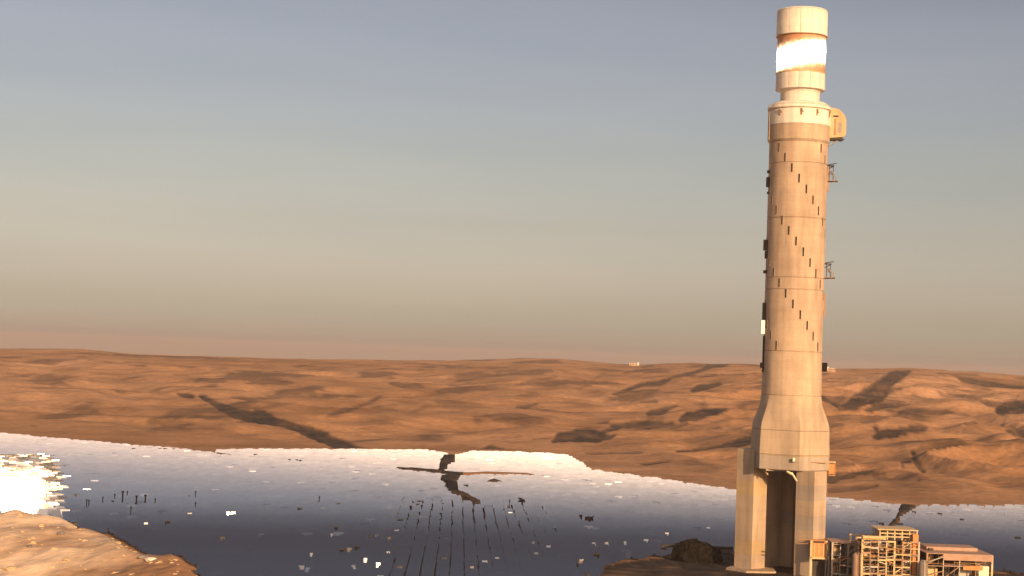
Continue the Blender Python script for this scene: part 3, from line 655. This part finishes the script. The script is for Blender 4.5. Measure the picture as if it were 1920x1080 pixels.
# lintel ring, legs, walls of the open foot
z878 = hy(878)
hexs = lambda s, z0, z1: prism([(x*s, y*s) for x, y in HEX], z0, z1)
link('lintel_ring', mesh(*hexs(0.995, z878, z850-.15)), M_CONC2, T)
V, Fc = hexs(1.012, z850-.45, z850-.16); link('ledge', mesh(V, Fc), M_CONC3, T)
def leg(cx, cy, half, z1, lab=None, mats=(M_CONC, M_CONC2), rot=0.0, asp=1.0):
    poly = []
    for a, hh in ((-90, half), (0, half*asp), (90, half), (180, half*asp)):
        t = R(a)+rot; poly.append((cx+hh*math.cos(t), cy+hh*math.sin(t)))
    lifts = [0]; 
    while lifts[-1] < z1-9: lifts.append(lifts[-1]+6.2+1.4*random.random())
    lifts.append(z1)
    root = None
    for i in range(len(lifts)-1):
        V, Fc = prism(poly, lifts[i]+.06, lifts[i+1]-.06)
        c = (cx, cy)
        if i == 0: root = link('leg', mesh(V, Fc), mats[0], T)
        else: link('lift', mesh(V, Fc), mats[i % 2 if random.random() < .35 else 0], root)
        s = 0.985; V, Fc = prism([(c[0]+(x-c[0])*s, c[1]+(y-c[1])*s) for x, y in poly], lifts[i+1]-.1, lifts[i+1]+.1)
        link('joint', mesh(V, Fc), M_CONC2, root) if i < len(lifts)-2 else None
    return root
def lx(px, py, Y): return at(px, py, Y).x - TX
xl = (at(1408, 960, 800).x-TX, 0.0)
leg(lx(1408, 960, 803), 5, 7.1, hy(845), rot=R(-1), mats=(M_CONC, M_CONC3))
leg(lx(1521, 960, 783), -13.5, 7.0, z878+.0, rot=R(1))
leg(lx(1474, 960, 835), 26, 7.5, z878-.1)
# cross walls behind the opening
def wall(x0, y0_, x1, y1_, th, z0, z1, material, name='cross_wall'):
    a, b = Vector((x0, y0_, 0)), Vector((x1, y1_, 0)); l = (b-a).length; ang = math.atan2(y1_-y0_, x1-x0)
    return pbox(name, ((x0+x1)/2, (y0_+y1_)/2, (z0+z1)/2), (l, th, z1-z0), material, T, ang)
wall(lx(1408, 960, 803)+3, 10, lx(1474, 960, 835)-3, 25, 1.6, 0, z878-.2, M_CONC2)
wall(lx(1521, 960, 783)+2, -8, lx(1474, 960, 835)+4, 24, 1.6, 0, z878-.2, M_CONC2)
pbox('ceiling_slab', (0, 2, z878-.5), (27, 26, .8), M_CONC2, T, R(4))
# braces at the head of the opening
yb = -15.0
pbar('brace', (lx(1484, 884, TY-15), yb, hy(880)-.6), (lx(1494, 898, TY-15), yb, hy(898)), .6, M_YEL, T); pbar('brace', (lx(1475, 881, TY-15), yb, hy(880)), (lx(1485, 885, TY-15), yb, hy(886)), .7, M_YEL, T)
pbar('brace', (lx(1424, 874, TY-2), -8, hy(876)), (lx(1436, 890, TY-2), -8, hy(890)), .6, M_CONC3, T)
# pipes along the lintel
pbar('pipe', (lx(1488, 861, TY-20), -19.0, hy(861)), (lx(1548, 864, TY-9), -10.5, hy(864)), .45, M_RUST, T, 8)
pbox('flood_lamp', (lx(1489, 858, TY-20), -19.3, hy(858)), (1.0, .8, 1.6), M_YEL, T)
# basket balcony on the right of the ring
bx = lx(1557, 875, TY)
bk = link('basket_balcony', mesh(*box(bx, -2, hy(888), 3.2, 4, .5)), M_RUST, T)
for s in (-1.4, 1.4):
    for t in (-1.8, 1.8): pbar('basket_post', (bx+s, -2+t, hy(888)), (bx+s, -2+t, hy(863)), .3, M_ORANGE, bk)
pbox('basket_screen', (bx, -3.7, hy(876)), (2.6, .15, 4.4), M_ORANGE, bk); pbox('basket_roof', (bx, -2, hy(863)), (3.4, 4.2, .4), M_CREAM, bk)
# door and fittings on the left leg
t = lx(1397, 1055, 796)
pbox('leg_door', (lx(1396, 1055, 800), 5-7.1+3.0-.25, 2.8), (3.6, .25, 5.0), M_CONC2, T, R(-46))
# cabin bolted on the right leg and its scaffold
zb0, zb1 = at(1533, 1045, 776).z, at(1533, 1012, 776).z
cx_ = lx(1533, 1030, 776); 
lc = link('leg_cabin', mesh(*box(cx_, -23.0, (zb0+zb1)/2, 7.0, 4.0, zb1-zb0)), M_ORANGE, T)
for s in (-1, 1): pbox('cabin_frame', (cx_+s*3.5, -25.1, (zb0+zb1)/2), (.8, .5, zb1-zb0), M_CREAM, lc)
pbox('cabin_frame', (cx_, -25.1, zb0), (8, .5, .9), M_CREAM, lc); pbox('cabin_shutter', (cx_, -25.1, zb1-.7), (5, .3, .8), M_DARK, lc)
for s in (-.33, 0, .33): pbox('cabin_rib', (cx_+s*6, -25.05, (zb0+zb1)/2-.3), (.35, .25, (zb1-zb0)*.7), M_CREAM, lc)
for s in (-1, 1): pbar('scaffold_post', (cx_+s*3.5, -24.6, 0), (cx_+s*3.5, -24.6, zb0), .75, M_YEL if s < 0 else M_GREY, lc)
pbar('ledge_rail', (lx(1493, 1010, 774), -24.4, hy(1003)), (lx(1549, 1006, 774), -22, hy(1001)), .45, M_RUST, T)
pbar('ledge_rail', (lx(1493, 1010, 774), -24.4, hy(1003)-1.6), (lx(1549, 1006, 774), -22, hy(1001)-1.6), .35, M_RUST, T)
pbox('service_module', (cx_+2.5, -17.5, zb0/2-.2), (8.5, 6, zb0-.6), M_DARK, T)
link('footing', mesh(*prism([(lx(1360, 1070, 800), 0), (lx(1400, 1075, 786), -10), (lx(1455, 1072, 790), -8), (lx(1450, 1060, 805), 9), (lx(1375, 1060, 810), 12)], 0, 0.9)), M_CONC, T)
link('footing', mesh(*prism([(lx(1505, 1085, 770), -26), (lx(1560, 1085, 772), -24), (lx(1560, 1080, 790), -4), (lx(1500, 1080, 790), -4)], 0, 0.8)), M_CONC, T)

# ------------------------------------------------------------------ power block
def frame(name, label, x0p, x1p, Y0, depth, ytop, nx, levels, colm, beamm, deckm, roof=None, cat='steel building', zb=None):
    yc = 1060; X0, X1 = at(x0p, yc, Y0).x, at(x1p, yc, Y0).x; zt = at((x0p+x1p)/2, ytop, Y0).z
    t = thing(name, label, cat, ((X0+X1)/2, Y0, 0)); w = X1-X0
    zs = [zt*k for k in levels]
    for iy in range(3):
        for ix in range(nx+1):
            x = -w/2 + w*ix/nx; y = depth*iy/2
            link('column', mesh(*box(x, y, zt/2, .8 if ix in (0, nx) else random.choice([.35, .5, .7]), .6, zt)), colm[(ix) % len(colm)] if random.random() < .7 else random.choice([M_RUST, M_STEEL, M_CREAM]), t)
        for z in zs:
            if iy: pbox('beam', (0, depth*iy/2-.02, z-.3), (w, .32, .55), beamm, t); continue
            for ix in range(nx):
                if random.random() < .14: continue
                hb = random.choice([.3, .45, .7]); pbox('beam', (-w/2+w*(ix+.5)/nx, -.4-.05*random.random(), z-.3+random.uniform(-.35, .25)), (w/nx-.1, .3, hb), random.choice([beamm, beamm, M_RUST, M_STEEL, M_PINK]), t)
    for z in zs[:-1]:
        pbox('floor_deck', (0, depth/2+1, z), (w-.8, depth-2.6, .2), deckm, t)
        if random.random() < .6: pbox('handrail', (random.uniform(-.2, .2)*w, -.55, z+1.1), (w*random.uniform(.3, .6), .08, .10), M_CREAM, t)
    for ix in range(nx):
        if random.random() < .4 and len(zs) > 1:
            k = random.randrange(len(zs)-1); x = -w/2+w*ix/nx
            pbar('cross_brace', (x, -.35, zs[k]), (x+w/nx, -.35, zs[k+1]-.5), .28, beamm, t)
    if roof: pbox('roof', (0, depth/2, zt+.16), (w+.8, depth+.8, .3), roof, t)
    # plant inside
    zl = [0]+zs
    for k in range(len(zl)-1):
        hgt = zl[k+1]-zl[k]
        for ix in range(nx):
            x = -w/2+w*(ix+.5)/nx; u = random.random()
            mm = random.choice([M_GREY, M_DARK, M_RUST, M_STEEL, M_DARK, M_CREAM])
            if u < .35:
                V, Fc = [], []; rr = min(w/nx*.7, hgt*.6, 4); bar((x, depth*.25, zl[k]+.15), (x, depth*.25, zl[k]+hgt*.75), rr, V, Fc, 12); link('vessel', mesh(V, Fc), mm, t)
            elif u < .6:
                V, Fc = [], []; rr = min(hgt*.45, 2.2); bar((x-w/nx*.4, depth*.2, zl[k]+hgt*.35), (x+w/nx*.4, depth*.2, zl[k]+hgt*.35), rr, V, Fc, 12); link('vessel', mesh(V, Fc), mm, t)
            elif u < .9: pbox('equipment_box', (x, depth*.3, zl[k]+hgt*.32), (w/nx*.7, depth*.3, hgt*.55), mm, t)
            if random.random() < .5: pbar('pipe', (x-w/nx*.45, -.1-random.random(), zl[k]+hgt*random.uniform(.2, .8)), (x+w/nx*.45, -.1-random.random(), zl[k]+hgt*random.uniform(.2, .8)), random.choice([.2, .35, .5]), random.choice([M_ORANGE, M_STEEL, M_RUST, M_DARK, M_YEL]), t, 8)
            if random.random() < .6: pbar('pipe', (x+w/nx*.3, depth*.08, zl[k]), (x+w/nx*.3, depth*.08, zl[k+1]-.3), .3, random.choice([M_CREAM, M_STEEL, M_RUST]), t, 8)
    pbox('inner_wall', (0, depth*.62, zt*.48), (w*.96, .3, zt*.92), M_DARK, t)
    return t, zt, w
tA, zA, wA = frame('pipe_rack_tower', 'narrow open steel frame with bright cream column right beside the concrete tower', 1560, 1604, 768, 16, 1018, 3, [.22, .45, .68, 1], [M_STEEL, M_CREAM, M_STEEL, M_STEEL], M_PINK, M_GREY, M_PINK)
tB, zB, wB = frame('boiler_frame', 'tallest crowded steel frame building with stacked decks and cream columns', 1616, 1722, 748, 26, 1014, 7, [.16, .32, .48, .62, .74, .86, 1], [M_CREAM, M_RUST, M_CREAM, M_CREAM], M_CREAM, M_RUST, None)
# upper storey
V0 = zB; w2 = wB*.66; x2 = wB*.17; h2 = at(1660, 992, 755).z - zB
for ix in range(6):
    for y in (4, 18): pbox('column', (x2-w2/2+w2*ix/5, y, V0+h2/2), (.5, .5, h2), M_CREAM, tB)
pbox('upper_wall', (x2, 12, V0+h2*.45), (w2*.94, 10, h2*.86), M_GREY, tB); pbox('upper_roof', (x2-.5, 11, V0+h2+.15), (w2+1.5, 17, .4), M_CREAM, tB)
for k in (.33, .66): pbox('upper_beam', (x2, 3.6, V0+h2*k), (w2, .3, .45), M_CREAM, tB)
for ix in range(5): pbox('louvre', (x2-w2/2+w2*(ix+.5)/5, 6.8, V0+h2*.5), (w2/5*.6, .2, h2*.35), M_DARK, tB)
pbox('stair_tower', (wB/2-1.2, 3.5, zB*.62+1.5), (2.4, 5, zB*.76+3), M_ORANGE, tB)
for k in (.2, .75): pbox('roof_beam', (-wB*.28, 3, zB+k*1.6), (wB*.42, 1.2, .8), M_CREAM, tB)
pbar('roof_pipe', (-wB*.48, 2, zB+.9), (-wB*.1, 2, zB+.9), 1.2, M_CREAM, tB, 10)
tC, zC, wC = frame('turbine_hall', 'long lower hall with a dusty pink roof and open steel bays', 1738, 1860, 746, 36, 1040, 4, [.35, .72, 1], [M_CREAM, M_STEEL, M_CREAM, M_CREAM, M_CREAM], M_PINK, M_RUST, M_PINK)
pbox('roof_fascia', (wC*.12, -.75, zC-1.2), (wC*.76, .3, 2.6), M_PINK, tC); pbox('roof_vent', (-wC*.36, 10, zC+.8), (2, 2, 1), M_DARK, tC); pbox('roof_ridge', (0, 20, zC+1.0), (wC*.8, 14, 1.4), M_PINK, tC)
pbox('white_panel', (wC*.37, -.8, zC*.55), (wC*.15, .3, zC*.34), M_YEL, tC); pbox('orange_duct', (wC*.2, -.4, zC*.66), (wC*.3, 1.2, 1.8), M_ORANGE, tC)
# things standing beside the frames
p = at(1591, 1018, 775)
st_ = thing('vent_stack', 'short pale chimney stack rising between the two steel frames', 'chimney', (p.x+1.6, 762, 0))
V, Fc = lathe([(1.6, 0), (1.3, p.z*.75), (.75, p.z-1), (.75, p.z+1.5)], 20); link('flue', mesh(V, Fc, True), M_YEL, st_); V, Fc = lathe([(1.0, p.z+1.5), (1.0, p.z+2.1)], 20); link('rim', mesh(V, Fc), M_CREAM, st_)
for i, (px_, Yd, top, rr, mm, lb) in enumerate([(1608, 752, 1036, 2.2, M_PINK, 'slim pinkish storage tank left of the crowded steel frame'), (1731, 742, 1050, 2.0, M_GREY, 'slim grey storage tank between the tall frame and the long hall')]):
    q = at(px_, top, Yd); tk = thing('storage_tank', lb, 'tank', (q.x, Yd, 0))
    V, Fc = lathe([(rr, 0), (rr, q.z-1), (rr*.5, q.z)], 24); link('shell', shade(mesh(V, Fc), 25), mm, tk); V, Fc = [], []; bar((0, -rr-.2, 0), (0, -rr-.2, q.z), .25, V, Fc); link('ladder', mesh(V, Fc), M_CREAM, tk)

# ------------------------------------------------------------------ spoil heap, pipeline, far buildings
me_c = on_plane(1310, 1056, 0); hw = 46/F*me_c.y; hh = 37/F*me_c.y
n1, n2 = 56, 22; V, Fc = [], []
for j in range(n2+1):
    for i in range(n1):
        u = j/n2; t = 2*math.pi*i/n1
        rr = hw*(math.cos(u*math.pi/2)**0.55); nn = float(gnoise(np.array([math.cos(t)*1.8+u*2.5+9]), np.array([math.sin(t)*1.8+u]), 3)[0]); n3_ = float(gnoise(np.array([math.cos(t)*6+u*5]), np.array([math.sin(t)*6+u*4]), 4)[0])
        rr *= 1 + .20*nn + .09*n3_
        V.append((rr*math.cos(t), rr*math.sin(t)*.8, hh*(math.sin(u*math.pi/2)*(1+.12*nn+.10*n3_) - (0.02 if j else .1)) - (0.10*hh*u*(math.cos(t)))))
for j in range(n2):
    for i in range(n1): Fc.append((j*n1+i, j*n1+(i+1) % n1, (j+1)*n1+(i+1) % n1, (j+1)*n1+i))
Fc.append(tuple(n2*n1+i for i in range(n1)))
hp = link('spoil_heap', mesh(V, Fc), M_ROCK); hp.location = (me_c.x, me_c.y+hw*.7, 0); tag(hp, 'dark rugged heap of rock spoil on bare ground left of the tower foot', 'rock heap')
q0 = at(1240, 1037, 840); q1 = at(1374, 1040, 840)
pl = thing('pipeline', 'long thin dark pipeline behind the rock heap, ending at the tower foot', 'pipe', (q0.x, 840, 0))
pbar('pipe', (0, 0, 5.6), (q1.x-q0.x, 0, 5.6), 1.4, M_DARK, pl, 10)
for k in range(8): pbox('support', ((q1.x-q0.x)*(k+.5)/8, 0, 2.6), (.4, .6, 5.2), M_DARK, pl)
def far_building(px_, Yd, w, h, label, material, n=3):
    x = at(px_, 690, Yd).x; t = thing('far_building', label, 'building', (x, Yd, hz(x, Yd)-1.5))
    pbox('wall', (0, 0, h/2), (w, w*.5, h), material, t); pbox('roof', (0, 0, h+.3), (w+1, w*.5+1, .6), M_STEEL, t)
    for i in range(n): pbox('window', (-w/2+w*(i+.5)/n, -w*.25-.06, h*.6), (w/n*.45, .12, h*.3), M_DARK, t)
    return t
t = far_building(1187, 5120, 26, 9, 'tiny white building on the far skyline left of the tower', M_CONC)
pbox('annex', (14, -2, 5), (6, 8, 11), M_WHITE, t)
t = far_building(1559, 4700, 20, 10, 'tiny pink building on the far ridge just right of the tower', M_PINK)
pbox('annex', (-11, 0, 7), (6, 8, 14), M_WHITE, t)

# ------------------------------------------------------------------ boulders and debris on the sand bank
BL = [(115, 1000, 1.5), (125, 1034, 1.2), (56, 1012, 1.3), (283, 1045, 1.8), (268, 1041, 1.6), (300, 1052, 1.5), (250, 1072, 2.0), (22, 1034, 1.7), (212, 1012, 1.1), (221, 1011, 1.2), (40, 1056, 1.2), (180, 1055, 1.1), (90, 1070, 1.5)]
BLAB = ['ochre boulder near the inner corner of the sand bank below the glare', 'low grey boulder in the middle of the sand bank', 'small ochre boulder just under the dazzling mirrors', 'pale angular boulder on the tip of the sand bank',
 'ochre boulder touching the pale angular one at the bank tip', 'grey boulder right of the pale one, beside the nearest mirrors', 'white boulder lying lowest and rightmost on the sand bank', 'grey boulder closest to the left edge of the bank',
 'ochre boulder on the bank rim, left of its close grey neighbour', 'grey boulder on the bank rim, right of its close ochre neighbour', 'ochre boulder low at the left of the bank', 'grey boulder low on the bank, left of the white boulder', 'ochre boulder lowest at the left of the sand bank']
for i, (x, y, s) in enumerate(BL):
    p = on_plane(x, y, 3.0)
    bm = bmesh.new(); bmesh.ops.create_icosphere(bm, subdivisions=2, radius=1)
    for v in bm.verts:
        k = 1+.35*float(gnoise(np.array([v.co.x*1.5+i*7]), np.array([v.co.y*1.5+v.co.z*2]), i)[0]); v.co = Vector((v.co.x*s*1.5*k, v.co.y*s*k, v.co.z*s*.62*k))
    me = bpy.data.meshes.new('boulder'); bm.to_mesh(me); bm.free()
    o = link('boulder', me, M_WHITE if i in (3, 6) else (M_CONC3 if i % 2 else M_GREY)); o.location = (p.x, p.y, hz(p.x, p.y)+s*.2); o.rotation_euler = (0, 0, i)
    tag(o, BLAB[i], 'boulder', 'boulders on the sand bank')

sv, sf = [], []
for i in range(420):
    x, y = rng.uniform(-320, -118), rng.uniform(690, 905)
    if not inpoly(np.array([x]), np.array([y]), BP)[0]: continue
    z = hz(x, y); s = float(rng.gamma(2.0, .22))+.15; b0 = len(sv)
    for dx, dy, dz in ((-1, -1, -.3), (1, -.8, -.3), (.9, 1, -.3), (-1, .9, -.3), (-.6, -.5, .6), (.5, -.6, .5), (.6, .5, .7), (-.5, .6, .5)):
        sv.append((x+s*dx*rng.uniform(.7, 1.3)*1.3, y+s*dy*rng.uniform(.7, 1.3), z+s*dz*rng.uniform(.7, 1.3)))
    sf += [tuple(b0+q for q in f) for f in ((3, 2, 1, 0), (4, 5, 6, 7), (0, 1, 5, 4), (1, 2, 6, 5), (2, 3, 7, 6), (3, 0, 4, 7))]
o = link('scattered_stones', mesh(sv, sf), M_CONC3); tag(o, 'many small stones strewn over the bright sand bank', 'stones', kind='stuff')

# ------------------------------------------------------------------ haze
V, Fc = box(0, 0, 0, 68000, 68000, 1); V = [(x, y, -180 if z < 0 else 264) for x, y, z in V]
hzo = link('haze', mesh(V, Fc)); hm = bpy.data.materials.new('haze'); hm.use_nodes = True; hn = hm.node_tree; hn.nodes.clear()
pv = hn.nodes.new('ShaderNodeVolumePrincipled'); ho = hn.nodes.new('ShaderNodeOutputMaterial')
pv.inputs['Color'].default_value = (0.86, 0.70, 0.62, 1); pv.inputs['Density'].default_value = 0.00004; pv.inputs['Anisotropy'].default_value = 0.0
hn.links.new(pv.outputs[0], ho.inputs['Volume']); hzo.data.materials.append(hm); hzo['kind'] = 'stuff'; hzo['label'] = 'thin dusty evening haze over the whole valley'
